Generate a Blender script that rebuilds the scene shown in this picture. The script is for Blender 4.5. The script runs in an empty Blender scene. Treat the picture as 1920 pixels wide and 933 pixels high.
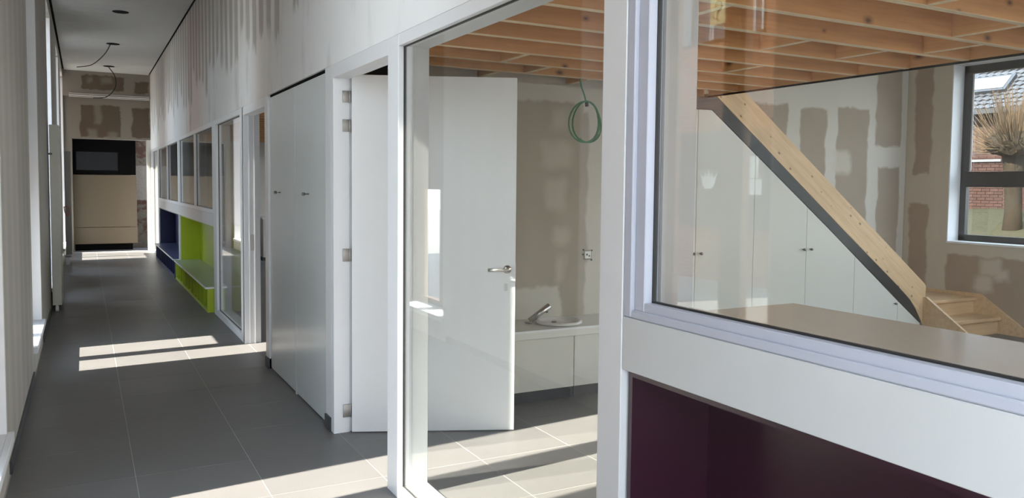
import bpy, bmesh, math, random
from mathutils import Vector, Matrix
random.seed(7)
S = bpy.context.scene
COL = S.collection
PI = math.pi

# ------------------------------------------------------------------ camera
yaw, pitch, roll = 0.491737167, -0.0559522555, 0.0101983717
_fw = Vector((math.sin(yaw)*math.cos(pitch), math.cos(yaw)*math.cos(pitch), math.sin(pitch)))
_r = Vector((math.cos(yaw), -math.sin(yaw), 0)); _u = _r.cross(_fw)
_r2 = _r*math.cos(roll) + _u*math.sin(roll); _u2 = -_r*math.sin(roll) + _u*math.cos(roll)
cd = bpy.data.cameras.new('camera'); cam = bpy.data.objects.new('camera', cd); COL.objects.link(cam)
cd.sensor_width = 36; cd.lens = 1497.464/1920*36; cd.shift_y = -0.01804; cd.clip_start = 0.05; cd.clip_end = 300
cam.matrix_world = Matrix(((_r2.x,_u2.x,-_fw.x,0),(_r2.y,_u2.y,-_fw.y,0),(_r2.z,_u2.z,-_fw.z,1.6),(0,0,0,1)))
S.camera = cam
# ------------------------------------------------------------------ view, sky, sun
S.view_settings.view_transform = 'Standard'; S.view_settings.look = 'None'
S.view_settings.gamma = 1; S.view_settings.use_curve_mapping = False
S.view_settings.exposure = 1.62
W = bpy.data.worlds.new('sky'); S.world = W; W.use_nodes = True
wn = W.node_tree; bg = wn.nodes['Background']
tc = wn.nodes.new('ShaderNodeTexCoord'); sp = wn.nodes.new('ShaderNodeSeparateXYZ'); cr = wn.nodes.new('ShaderNodeValToRGB')
wn.links.new(tc.outputs['Generated'], sp.inputs[0]); wn.links.new(sp.outputs['Z'], cr.inputs[0])
cr.color_ramp.elements[0].position = 0.0; cr.color_ramp.elements[0].color = (0.88, 0.94, 1.0, 1)
cr.color_ramp.elements[1].position = 0.7; cr.color_ramp.elements[1].color = (0.60, 0.77, 1.0, 1)
wn.links.new(cr.outputs[0], bg.inputs[0]); bg.inputs[1].default_value = 2.3
sd = bpy.data.lights.new('sun', 'SUN'); sun = bpy.data.objects.new('sun', sd); COL.objects.link(sun)
sd.energy = 11.0; sd.angle = math.radians(0.6); sd.color = (1.0, 0.93, 0.82)
_sd = Vector((1, 0.10, -0.85)); sun.rotation_euler = (-_sd).to_track_quat('Z', 'Y').to_euler(); sun.location = (-8, 0, 9)

# ------------------------------------------------------------------ node maths helper
class E:
    def __init__(s, nt, v): s.nt = nt; s.v = v
    def _op(s, op, *o, clamp=False):
        n = s.nt.nodes.new('ShaderNodeMath'); n.operation = op; n.use_clamp = clamp
        for i, a in enumerate((s,)+o):
            a = a.v if isinstance(a, E) else a
            if isinstance(a, (int, float)): n.inputs[i].default_value = a
            else: s.nt.links.new(a, n.inputs[i])
        return E(s.nt, n.outputs[0])
    def __add__(s, o): return s._op('ADD', o)
    __radd__ = __add__
    def __sub__(s, o): return s._op('SUBTRACT', o)
    def __mul__(s, o): return s._op('MULTIPLY', o)
    __rmul__ = __mul__
    def floor(s): return s._op('FLOOR')
    def fract(s): return s._op('FRACT')
    def abs(s): return s._op('ABSOLUTE')
    def max(s, o): return s._op('MAXIMUM', o)
    def min(s, o): return s._op('MINIMUM', o)
    def gt(s, a, w):      # soft step upwards at a
        return (s - (a if not isinstance(a, E) else a))._op('MULTIPLY_ADD', 1.0/w, 0.5, clamp=True)
    def lt(s, a, w):
        return (s - (a if not isinstance(a, E) else a))._op('MULTIPLY_ADD', -1.0/w, 0.5, clamp=True)
def rectmask(x, y, R, w=0.03):
    m = None
    for (a, b, c, d) in R:
        a, b = min(a, b), max(a, b); c, d = min(c, d), max(c, d)
        r = x.gt(a, w)*x.lt(b, w)*y.gt(c, w)*y.lt(d, w)
        m = r if m is None else m.max(r)
    return m
def newmat(name, col=(0.8,)*3, rough=0.5, metal=0.0, spec=0.5):
    m = bpy.data.materials.new(name); m.use_nodes = True
    b = m.node_tree.nodes['Principled BSDF']
    b.inputs['Base Color'].default_value = (*col, 1); b.inputs['Roughness'].default_value = rough
    b.inputs['Metallic'].default_value = metal; b.inputs['Specular IOR Level'].default_value = spec
    return m, m.node_tree, b
def noise(nt, scale, detail=3, vec=None, rough=0.5, stretch=None, dim='3D'):
    if vec is None or stretch:
        src = vec if vec is not None else nt.nodes.new('ShaderNodeTexCoord').outputs['Object']
        mp = nt.nodes.new('ShaderNodeMapping'); nt.links.new(src, mp.inputs[0])
        if stretch: mp.inputs['Scale'].default_value = stretch
        vec = mp.outputs[0]
    n = nt.nodes.new('ShaderNodeTexNoise'); n.inputs['Scale'].default_value = scale
    n.inputs['Detail'].default_value = detail; n.inputs['Roughness'].default_value = rough
    nt.links.new(vec, n.inputs['Vector']); return E(nt, n.outputs['Fac'])
def mixc(nt, fac, a, b):
    n = nt.nodes.new('ShaderNodeMix'); n.data_type = 'RGBA'
    for s, v in ((n.inputs[0], fac), (n.inputs[6], a), (n.inputs[7], b)):
        v = v.v if isinstance(v, E) else v
        if isinstance(v, tuple): s.default_value = (*v, 1)
        elif isinstance(v, (int, float)): s.default_value = v
        else: nt.links.new(v, s)
    return n.outputs[2]
def bump(nt, b, h, strength=0.2, dist=0.01):
    n = nt.nodes.new('ShaderNodeBump'); n.inputs['Strength'].default_value = strength; n.inputs['Distance'].default_value = dist
    nt.links.new(h.v, n.inputs['Height']); nt.links.new(n.outputs[0], b.inputs['Normal'])
def worldpos(nt):
    g = nt.nodes.new('ShaderNodeNewGeometry'); s = nt.nodes.new('ShaderNodeSeparateXYZ'); nt.links.new(g.outputs['Position'], s.inputs[0])
    return g.outputs['Position'], E(nt, s.outputs[0]), E(nt, s.outputs[1]), E(nt, s.outputs[2])

def matte(*keys):
    for k in keys: M[k].node_tree.nodes['Principled BSDF'].inputs['Specular IOR Level'].default_value = 0.05
M = {}
def simple(key, col, rough=0.5, metal=0.0, spec=0.5, var=0.04, nscale=9):
    m, nt, b = newmat(key, col, rough, metal, spec)
    n = noise(nt, nscale, 3)
    nt.links.new(mixc(nt, n, tuple(max(0, c*(1-var)) for c in col), tuple(min(1, c*(1+var)) for c in col)), b.inputs['Base Color'])
    M[key] = m; return m
simple('white_lacquer', (0.74, 0.75, 0.76), 0.32, var=0.02)
simple('frame_paint', (0.70, 0.71, 0.73), 0.38, var=0.02)
simple('panel_paint', (0.57, 0.58, 0.585), 0.35, var=0.02)
simple('cabinet_door', (0.60, 0.64, 0.64), 0.25, var=0.02)
simple('cream_laminate', (0.66, 0.66, 0.60), 0.3, var=0.02)
simple('cupboard_door', (0.62, 0.61, 0.55), 0.3, var=0.02)
simple('reveal_white', (0.80, 0.81, 0.83), 0.6, var=0.02)
simple('bead_paint', (0.46, 0.48, 0.56), 0.4, var=0.02)
simple('gasket', (0.02, 0.02, 0.02), 0.6)
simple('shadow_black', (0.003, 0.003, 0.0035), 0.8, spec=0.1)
simple('anthracite', (0.022, 0.024, 0.028), 0.35)
simple('fascia_black', (0.016, 0.017, 0.019), 0.4)
simple('skirt_tile', (0.05, 0.052, 0.058), 0.45, var=0.15)
simple('steel', (0.55, 0.53, 0.50), 0.3, metal=1.0)
simple('hinge_steel', (0.42, 0.40, 0.38), 0.55, metal=0.8)
simple('dark_steel', (0.22, 0.21, 0.2), 0.35, metal=1.0)
simple('porcelain', (0.75, 0.74, 0.71), 0.12)
simple('worktop', (0.50, 0.41, 0.34), 0.17, var=0.05)
simple('counter_top', (0.55, 0.53, 0.46), 0.35)
simple('green_cable', (0.02, 0.20, 0.075), 0.4)
simple('black_cable', (0.02, 0.018, 0.016), 0.6)
simple('red_cable', (0.25, 0.05, 0.02), 0.6)
simple('purple', (0.028, 0.003, 0.013), 0.32, var=0.06)
simple('navy', (0.004, 0.008, 0.07), 0.4, var=0.06)
simple('navy_top', (0.07, 0.09, 0.20), 0.35)
simple('lime', (0.33, 0.42, 0.006), 0.4, var=0.05)
simple('lime_top', (0.42, 0.50, 0.36), 0.35)
simple('board_beige', (0.13, 0.105, 0.073), 0.6, var=0.04)
simple('ceiling_white', (0.50, 0.49, 0.47), 0.55, var=0.03)
simple('door_leaf_cream', (0.64, 0.62, 0.54), 0.45, var=0.03)
simple('door_leaf_grey', (0.17, 0.155, 0.13), 0.5)
simple('blinds_grey', (0.30, 0.31, 0.32), 0.5)
simple('roof_tile', (0.045, 0.047, 0.054), 0.4, var=0.25, nscale=3)
simple('rubber', (0.7, 0.7, 0.68), 0.5)
simple('concrete_pave', (0.30, 0.29, 0.27), 0.8)
simple('paper', (0.80, 0.80, 0.76), 0.7)
simple('paper_yellow', (0.80, 0.72, 0.35), 0.7)
simple('ink', (0.12, 0.07, 0.03), 0.7)
simple('skylight', (0.10, 0.105, 0.11), 0.5)
simple('brown_frame', (0.17, 0.09, 0.045), 0.5)
simple('dark_pane', (0.006, 0.0065, 0.007), 0.25, spec=0.15)
simple('mortar', (0.28, 0.25, 0.22), 0.9)
simple('bark', (0.022, 0.017, 0.012), 0.9, var=0.3, nscale=12)
simple('twig', (0.075, 0.052, 0.032), 0.7, var=0.3, nscale=5)

def brickmat(key, c1, c2):
    m, nt, b = newmat(key, c1, 0.85)
    oi = nt.nodes.new('ShaderNodeObjectInfo'); n = noise(nt, 9, 4)
    c = mixc(nt, E(nt, oi.outputs['Random']), c1, c2)
    nt.links.new(mixc(nt, n*0.6, c, tuple(v*0.55 for v in c1)), b.inputs['Base Color']); M[key] = m
brickmat('brick_red', (0.052, 0.027, 0.022), (0.034, 0.020, 0.018))
def brickwall(key, c1, c2, cm, s=1.0):
    m, nt, b = newmat(key, c1, 0.85)
    g, X, Y, Z = worldpos(nt)
    cb = nt.nodes.new('ShaderNodeCombineXYZ'); nt.links.new(Y.v, cb.inputs[0]); nt.links.new(Z.v, cb.inputs[1])
    t = nt.nodes.new('ShaderNodeTexBrick'); nt.links.new(cb.outputs[0], t.inputs['Vector'])
    t.inputs['Scale'].default_value = s; t.inputs['Brick Width'].default_value = 0.21; t.inputs['Row Height'].default_value = 0.065
    t.inputs['Mortar Size'].default_value = 0.008
    t.inputs['Color1'].default_value = (*c1, 1); t.inputs['Color2'].default_value = (*c2, 1); t.inputs['Mortar'].default_value = (*cm, 1)
    nt.links.new(t.outputs['Color'], b.inputs['Base Color']); M[key] = m
brickwall('brick_far_red', (0.052, 0.027, 0.022), (0.034, 0.020, 0.018), (0.055, 0.05, 0.045))
brickwall('brick_orange', (0.42, 0.17, 0.08), (0.28, 0.11, 0.06), (0.40, 0.30, 0.22))

# wood
def woodmat(key, base, dark, axis, knots=True, scale=1.0, rough=0.55, slope=False, knotscale=1.0):
    m, nt, b = newmat(key, base, rough)
    tc = nt.nodes.new('ShaderNodeTexCoord'); oi = nt.nodes.new('ShaderNodeObjectInfo')
    off = nt.nodes.new('ShaderNodeVectorMath'); off.operation = 'MULTIPLY_ADD'
    cb = nt.nodes.new('ShaderNodeCombineXYZ')
    for i in range(3): nt.links.new(oi.outputs['Random'], cb.inputs[i])
    nt.links.new(cb.outputs[0], off.inputs[0]); off.inputs[1].default_value = (37, 11, 23); nt.links.new(tc.outputs['Object'], off.inputs[2])
    st = [9, 9, 9]; st[axis] = 0.55
    if slope:
        rt_ = nt.nodes.new('ShaderNodeVectorRotate'); rt_.rotation_type = 'Y_AXIS'; rt_.inputs['Angle'].default_value = -0.625
        nt.links.new(off.outputs[0], rt_.inputs['Vector']); vec_ = rt_.outputs[0]
    else: vec_ = off.outputs[0]
    g = noise(nt, 3.0*scale, 5, vec=vec_, stretch=tuple(st))
    g2 = noise(nt, 9.0*scale, 4, vec=vec_, stretch=tuple(st))
    tone = oi.outputs['Random']
    c = mixc(nt, (g-0.38)*2.6, base, tuple(base[i]*0.72 for i in range(3)))
    c = mixc(nt, (g2-0.5)*2.4, c, dark)
    c = mixc(nt, E(nt, tone)*0.35, c, tuple(base[i]*(0.72, 0.66, 0.6)[i] for i in range(3)))
    if knots:
        sx = nt.nodes.new('ShaderNodeSeparateXYZ'); nt.links.new(off.outputs[0], sx.inputs[0])
        p_, q_ = E(nt, sx.outputs[axis]), E(nt, sx.outputs[2])
        if slope: p_, q_ = p_*0.81-q_*0.585, p_*0.585+q_*0.81
        cv = nt.nodes.new('ShaderNodeCombineXYZ'); nt.links.new((p_*2.0).v, cv.inputs[0]); nt.links.new((q_*3.4).v, cv.inputs[1])
        v = nt.nodes.new('ShaderNodeTexVoronoi'); v.voronoi_dimensions = '2D'; v.inputs['Scale'].default_value = knotscale; v.inputs['Randomness'].default_value = 1
        nt.links.new(cv.outputs[0], v.inputs['Vector'])
        d = E(nt, v.outputs['Distance'])
        sc_ = nt.nodes.new('ShaderNodeSeparateColor'); nt.links.new(v.outputs['Color'], sc_.inputs[0]); pick = E(nt, sc_.outputs[0]); siz = E(nt, sc_.outputs[1])*0.07+0.02
        pk = pick.gt(0.45, 0.01)
        c = mixc(nt, d.lt(siz, 0.07)*0.7*pk, c, (0.16, 0.055, 0.02))
        c = mixc(nt, d.lt(siz*0.5, 0.03)*0.7*pk, c, (0.04, 0.015, 0.008))
    nt.links.new(c, b.inputs['Base Color']); M[key] = m
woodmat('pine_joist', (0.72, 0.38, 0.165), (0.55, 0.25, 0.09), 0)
woodmat('pine_planed_edge', (0.88, 0.70, 0.47), (0.76, 0.54, 0.32), 0, knots=False)  # paler pine, bounce light on the undersides put into the colour
woodmat('pine_noggin', (0.72, 0.39, 0.17), (0.52, 0.26, 0.10), 1)
woodmat('pine_stair', (0.72, 0.50, 0.29), (0.56, 0.34, 0.16), 0, rough=0.5, slope=True, knotscale=2.2)
woodmat('pine_tread', (0.70, 0.47, 0.26), (0.58, 0.37, 0.19), 0, knots=False)

# floor tiles
def tilemat(key, grid):
    m, nt, b = newmat(key, (0.2,)*3, 0.42)
    g, X, Y, Z = worldpos(nt); oi = nt.nodes.new('ShaderNodeObjectInfo')
    n1 = noise(nt, 2.0, 4, vec=g, stretch=(1, 1, 1)); n2 = noise(nt, 160, 3, vec=g, stretch=(1, 1, 1), rough=0.7)
    c = mixc(nt, n1, (0.125, 0.120, 0.121), (0.165, 0.158, 0.157))
    c = mixc(nt, (n2-0.45)*1.2, c, (0.26, 0.25, 0.24))
    c = mixc(nt, E(nt, oi.outputs['Random'])*0.35, c, (0.115, 0.112, 0.115))
    if grid:
        fx = ((X-0.22)*(1/0.6)).fract(); fy = ((Y-0.52)*(1/0.6)).fract()
        gm = (fx-0.5).abs().gt(0.495, 0.004).max((fy-0.5).abs().gt(0.495, 0.004))
        c = mixc(nt, gm, c, (0.34, 0.33, 0.31))
    nt.links.new(c, b.inputs['Base Color']); 
    r = E(nt, 0)._op('ADD', 0.30) + n2*0.22; nt.links.new(r.v, b.inputs['Roughness'])
    bump(nt, b, n2, 0.25, 0.002); M[key] = m
tilemat('tile', False); tilemat('tile_field', True)
simple('grout', (0.42, 0.41, 0.39), 0.8)

# plaster
BEIGE = (0.36, 0.305, 0.25); FILL = (0.62, 0.61, 0.575)
def plaster_rect(key, plane, darks, lights, base=FILL, dk=BEIGE, lt=(0.56, 0.52, 0.45)):
    m, nt, b = newmat(key, base, 0.85)
    g, X, Y, Z = worldpos(nt)
    U = {'x': Y, 'y': X}[plane]
    d1 = noise(nt, 3.5, 4, vec=g, stretch=(1, 1, 1), rough=0.6); d2 = noise(nt, 3.1, 4, vec=g, stretch=(1.3, 1.2, 1.1), rough=0.6)
    u = U + (d1-0.5)*0.16; v = Z + (d2-0.5)*0.16
    c = mixc(nt, noise(nt, 1.6, 5, vec=g, stretch=(1, 1, 0.6)), tuple(x*0.93 for x in base), tuple(min(1, x*1.06) for x in base))
    dn = mixc(nt, noise(nt, 2.5, 4, vec=g, stretch=(1, 1, 1)), tuple(x*0.9 for x in dk), tuple(x*1.15 for x in dk))
    c = mixc(nt, rectmask(u, v, darks), c, dn)
    if lights: c = mixc(nt, rectmask(u, v, lights, 0.07)*0.8, c, lt)
    nt.links.new(c, b.inputs['Base Color']); bump(nt, b, d1, 0.15, 0.01); M[key] = m
def plaster_stripes(key, freq, zlo, zvar, lo=(0.56, 0.57, 0.58), hi=(0.58, 0.565, 0.53), dk=(0.32, 0.28, 0.24), full=False):
    m, nt, b = newmat(key, lo, 0.85)
    g, X, Y, Z = worldpos(nt)
    wob = noise(nt, 2.4, 4, vec=g, stretch=(1, 1, 0.5), rough=0.65)
    Yd = Y + (wob-0.5)*0.10
    u = Yd*freq; cell = u.floor(); fr = u.fract()
    wn_ = nt.nodes.new('ShaderNodeTexWhiteNoise'); wn_.noise_dimensions = '1D'; nt.links.new(cell.v, wn_.inputs['W']); r = E(nt, wn_.outputs['Value'])
    bar = (fr-0.5).abs().lt(0.29+0.0, 0.10)
    bar = bar*((fr-0.5).abs().lt(0.16+0.0, 0.9).max(0.6))
    zc = r*zvar + zlo + (E(nt, 7.2) - Y).max(0.0)*0.28 if False else r*zvar + zlo + ((Y*-1.0)+7.2).max(0.0)*0.15*(1.0 if zlo > 0 else 0.0)
    rag = noise(nt, 7, 4, vec=g, stretch=(1, 1, 0.35), rough=0.7)
    top = (Z + (rag-0.5)*0.5).gt(zc, 0.10)
    blot = noise(nt, 2.2, 5, vec=g, stretch=(1, 1, 0.28), rough=0.55)
    mask = bar*top*blot.gt(0.34, 0.14)
    base = mixc(nt, (Z + (rag-0.5)*0.9).gt(zlo+0.55, 0.8), lo, hi)
    base = mixc(nt, blot.gt(0.62, 0.14)*0.5, base, tuple((hi[i]+dk[i])/2 for i in range(3)))
    if not full:
        pass
    c = mixc(nt, mask*0.9, base, dk)
    nt.links.new(c, b.inputs['Base Color']); bump(nt, b, wob, 0.2, 0.01); M[key] = m
plaster_stripes('plaster_right', 3.1, 2.66, 0.6, lo=(0.74, 0.745, 0.75), hi=(0.60, 0.575, 0.545), dk=(0.29, 0.25, 0.215))
plaster_stripes('plaster_left', 2.3, -0.5, 0.3, lo=(0.56, 0.53, 0.49), hi=(0.56, 0.53, 0.49), dk=(0.48, 0.44, 0.40))
simple('plaster_plain', (0.56, 0.53, 0.48), 0.85, var=0.10, nscale=2)
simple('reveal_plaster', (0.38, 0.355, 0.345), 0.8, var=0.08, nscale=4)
simple('skim_white', (0.66, 0.64, 0.61), 0.8, var=0.05, nscale=3)
plaster_rect('plaster_stair', 'y', [(6.35, 6.98, 1.0, 2.54), (7.19, 7.60, 1.55, 2.53), (7.78, 8.33, 1.05, 2.56), (8.46, 8.93, 2.13, 3.2), (8.52, 8.93, 0.6, 1.88), (5.67, 6.3, 2.6, 2.83), (5.0, 6.0, 1.9, 2.5)],
             [(7.72, 8.02, 1.78, 2.04)], base=(0.60, 0.575, 0.52), lt=(0.58, 0.54, 0.47))
plaster_rect('plaster_window_wall', 'x', [(6.17, 6.40, 1.80, 3.3), (6.18, 6.43, 0.40, 1.42), (4.2, 5.92, -0.1, 0.84)],
             [(5.28, 5.50, 0.62, 0.82), (5.36, 5.56, 0.46, 0.62), (5.2, 5.36, 0.58, 0.70), (6.05, 6.1, 1.0, 2.2)], base=(0.56, 0.50, 0.41), dk=(0.37, 0.285, 0.215), lt=(0.60, 0.53, 0.44))
plaster_rect('plaster_sink', 'y', [(2.0, 3.60, 0.78, 2.28), (3.42, 3.66, 0.4, 2.2)],
             [(3.33, 3.46, 2.04, 2.22), (3.24, 3.50, 1.76, 1.95), (3.27, 3.46, 1.40, 1.66), (3.33, 3.47, 1.12, 1.26), (3.38, 3.46, 0.82, 1.02)], base=(0.60, 0.57, 0.50), dk=(0.40, 0.355, 0.29), lt=(0.52, 0.48, 0.40))
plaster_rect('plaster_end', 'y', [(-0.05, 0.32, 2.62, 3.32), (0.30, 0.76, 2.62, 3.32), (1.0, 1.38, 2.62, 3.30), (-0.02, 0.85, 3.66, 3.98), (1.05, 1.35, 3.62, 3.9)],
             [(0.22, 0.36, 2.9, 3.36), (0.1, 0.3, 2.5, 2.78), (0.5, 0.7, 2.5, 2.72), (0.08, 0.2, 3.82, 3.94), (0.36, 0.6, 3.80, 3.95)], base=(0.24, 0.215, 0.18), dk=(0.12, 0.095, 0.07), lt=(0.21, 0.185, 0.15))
# rough rubble
m, nt, b = newmat('rubble', (0.3, 0.2, 0.15), 0.95)
g, X, Y, Z = worldpos(nt); n = noise(nt, 3, 5, vec=g, stretch=(1, 1, 1.5), rough=0.7)
c = mixc(nt, n.gt(0.5, 0.1), (0.09, 0.045, 0.03), (0.15, 0.125, 0.10)); c = mixc(nt, rectmask(X, Z + (n-0.5)*0.2, [(1.0, 1.5, 1.15, 2.0)]), c, (0.28, 0.25, 0.22))
nt.links.new(c, b.inputs['Base Color']); bump(nt, b, n, 0.9, 0.05); M['rubble'] = m
# grass with leaves
m, nt, b = newmat('grass', (0.1, 0.15, 0.05), 0.95)
g, X, Y, Z = worldpos(nt); n = noise(nt, 1.2, 6, vec=g, stretch=(1, 1, 1), rough=0.75); n2 = noise(nt, 9, 4, vec=g, stretch=(1, 1, 1), rough=0.7)
c = mixc(nt, n, (0.014, 0.018, 0.009), (0.05, 0.045, 0.028)); c = mixc(nt, n2.gt(0.58, 0.12)*X.lt(14.5, 3), c, (0.07, 0.04, 0.028))
nt.links.new(c, b.inputs['Base Color']); bump(nt, b, n2, 0.8, 0.1); M['grass'] = m
matte('grass', 'bark', 'twig', 'brick_red', 'brick_far_red', 'brick_orange', 'plaster_sink', 'plaster_stair', 'plaster_window_wall', 'plaster_end', 'plaster_right', 'plaster_left')
M['purple'].node_tree.nodes['Principled BSDF'].inputs['Specular IOR Level'].default_value = 0.9
# glass: thin clear pane, reflection by angle
m = bpy.data.materials.new('clear_glass'); m.use_nodes = True; nt = m.node_tree; nt.nodes.clear()
out = nt.nodes.new('ShaderNodeOutputMaterial'); mx = nt.nodes.new('ShaderNodeMixShader'); tr = nt.nodes.new('ShaderNodeBsdfTransparent'); gl = nt.nodes.new('ShaderNodeBsdfGlossy')
tr.inputs[0].default_value = (0.965, 0.975, 0.965, 1); gl.inputs['Roughness'].default_value = 0.0; gl.inputs[0].default_value = (1, 1, 1, 1)
lw = nt.nodes.new('ShaderNodeLayerWeight'); lw.inputs[0].default_value = 0.5
f = E(nt, lw.outputs['Facing'])._op('POWER', 5.0)._op('MULTIPLY_ADD', 0.95, 0.045)
nt.links.new(f.v, mx.inputs[0]); nt.links.new(tr.outputs[0], mx.inputs[1]); nt.links.new(gl.outputs[0], mx.inputs[2]); nt.links.new(mx.outputs[0], out.inputs[0])
M['glass'] = m

# ------------------------------------------------------------------ mesh helpers
class MB:
    def __init__(s): s.bm = bmesh.new()
    def box(s, x0, x1, y0, y1, z0, z1, bev=0.0):
        x0, x1 = min(x0, x1), max(x0, x1); y0, y1 = min(y0, y1), max(y0, y1); z0, z1 = min(z0, z1), max(z0, z1)
        r = bmesh.ops.create_cube(s.bm, size=1.0); vs = r['verts']
        for v in vs: v.co = Vector(((x0+x1)/2+v.co.x*(x1-x0), (y0+y1)/2+v.co.y*(y1-y0), (z0+z1)/2+v.co.z*(z1-z0)))
        if bev:
            es = list({e for v in vs for e in v.link_edges})
            bmesh.ops.bevel(s.bm, geom=es, offset=bev, segments=1, affect='EDGES')
        return s
    def prism(s, pts, axis, a, b):   # pts in the other two axes, extruded along axis from a to b
        def P(p, t):
            q = list(p); q.insert(axis, t); return Vector(q)
        A = [s.bm.verts.new(P(p, a)) for p in pts]; B = [s.bm.verts.new(P(p, b)) for p in pts]
        s.bm.faces.new(A); s.bm.faces.new(B[::-1]); n = len(pts)
        for i in range(n): s.bm.faces.new((A[i], B[i], B[(i+1) % n], A[(i+1) % n]))
        return s
    def cyl(s, p0, p1, r, r2=None, seg=14, caps=True):
        p0, p1 = Vector(p0), Vector(p1); d = p1-p0; q = d.to_track_quat('Z', 'Y').to_matrix().to_4x4()
        bmesh.ops.create_cone(s.bm, cap_ends=caps, segments=seg, radius1=r, radius2=r if r2 is None else r2, depth=d.length,
                              matrix=Matrix.Translation((p0+p1)/2) @ q); return s
    def tube(s, pts, r, seg=8):
        pts = [Vector(p) for p in pts]; rings = []; up = Vector((0.3, 0.2, 0.93)).normalized()
        for i, p in enumerate(pts):
            d = (pts[min(i+1, len(pts)-1)]-pts[max(i-1, 0)]).normalized()
            a = d.cross(up)
            if a.length < 1e-3: a = d.cross(Vector((1, 0, 0)))
            a.normalize(); b_ = d.cross(a)
            rr = r[i] if isinstance(r, (list, tuple)) else r
            rings.append([s.bm.verts.new(p+a*math.cos(t*2*PI/seg)*rr+b_*math.sin(t*2*PI/seg)*rr) for t in range(seg)])
        for i in range(len(rings)-1):
            for t in range(seg): s.bm.faces.new((rings[i][t], rings[i][(t+1) % seg], rings[i+1][(t+1) % seg], rings[i+1][t]))
        s.bm.faces.new(rings[0][::-1]); s.bm.faces.new(rings[-1]); return s
    def lathe(s, prof, c, seg=24, sx=1, sy=1):
        rings = [[s.bm.verts.new((c[0]+r*sx*math.cos(2*PI*t/seg), c[1]+r*sy*math.sin(2*PI*t/seg), c[2]+z)) for t in range(seg)] for r, z in prof]
        for i in range(len(rings)-1):
            for t in range(seg): s.bm.faces.new((rings[i][t], rings[i][(t+1) % seg], rings[i+1][(t+1) % seg], rings[i+1][t]))
        s.bm.faces.new(rings[-1]); s.bm.faces.new(rings[0][::-1]); return s
    def obj(s, name, mat, parent=None, smooth=False):
        bmesh.ops.recalc_face_normals(s.bm, faces=s.bm.faces)
        me = bpy.data.meshes.new(name); s.bm.to_mesh(me); s.bm.free()
        if smooth: me.polygons.foreach_set('use_smooth', [True]*len(me.polygons))
        me.materials.append(M[mat] if isinstance(mat, str) else mat)
        o = bpy.data.objects.new(name, me); COL.objects.link(o)
        if parent is not None:
            o.parent = parent
        return o
def thing(name, label, cat, loc=(0, 0, 0), group=None, kind=None):
    o = bpy.data.objects.new(name, None); COL.objects.link(o); o.empty_display_size = 0.1
    tag(o, label, cat, group, kind); return o
def tag(o, label, cat, group=None, kind=None):
    if label: o['label'] = label
    if cat: o['category'] = cat
    if group: o['group'] = group
    if kind: o['kind'] = kind
    return o
def struct(o, label=None, cat=None):
    o['kind'] = 'structure'
    if label: o['label'] = label; o['category'] = cat
    return o
def B(x0, x1, y0, y1, z0, z1, bev=0.0): return MB().box(x0, x1, y0, y1, z0, z1, bev)

XL = -0.385; XR = 1.385; XI = 1.55; ZC = 4.06; YE = 20.5
# ------------------------------------------------------------------ floor
fl = B(-0.8, 9.1, -4.0, 23.0, -0.15, -0.0015).obj('floor', 'tile_field')
struct(fl, 'dark grey square tiled floor of corridor and rooms', 'floor')
fg = B(XL, 4.42, 1.12, YE, -0.004, -0.001).obj('grout_bed', 'grout', fl)
tmesh = None
for i in range(8):
    for k in range(33):
        x = -0.08+0.6*i; y = 1.42+0.6*k
        if i >= 3 and (k > 25 or k < 1): continue
        if y > 20.5: continue
        if tmesh is None:
            t = B(-0.2985, 0.2985, -0.2985, 0.2985, -0.008, 0.0, 0.0008).obj('tile', 'tile', fl); tmesh = t.data
        else:
            t = bpy.data.objects.new('tile', tmesh); COL.objects.link(t); t.parent = fl
        t.location = (x, y, random.uniform(-0.0003, 0.0003))
# ------------------------------------------------------------------ left wall with tall windows
wl = MB()
OP = [(-3.7, 0.3), (3.12, 4.98), (7.50, 9.0), (11.6, 13.1), (15.6, 17.1), (18.3, 20.40)]  # first opening is out of view and widened for fill light
ys = [-4.0]+[v for o in OP for v in o]+[YE+1.6]
for i in range(0, len(ys), 2): wl.box(XL-0.40, XL, ys[i], ys[i+1], 0, 4.4)
for a, b_ in OP: wl.box(XL-0.40, XL, a, b_, 0, 0.22); wl.box(XL-0.40, XL, a, b_, 3.9, 4.4)
struct(wl.obj('wall_left', 'plaster_left'), 'corridor outer wall in streaky bare plaster with tall window openings', 'wall')
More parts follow.
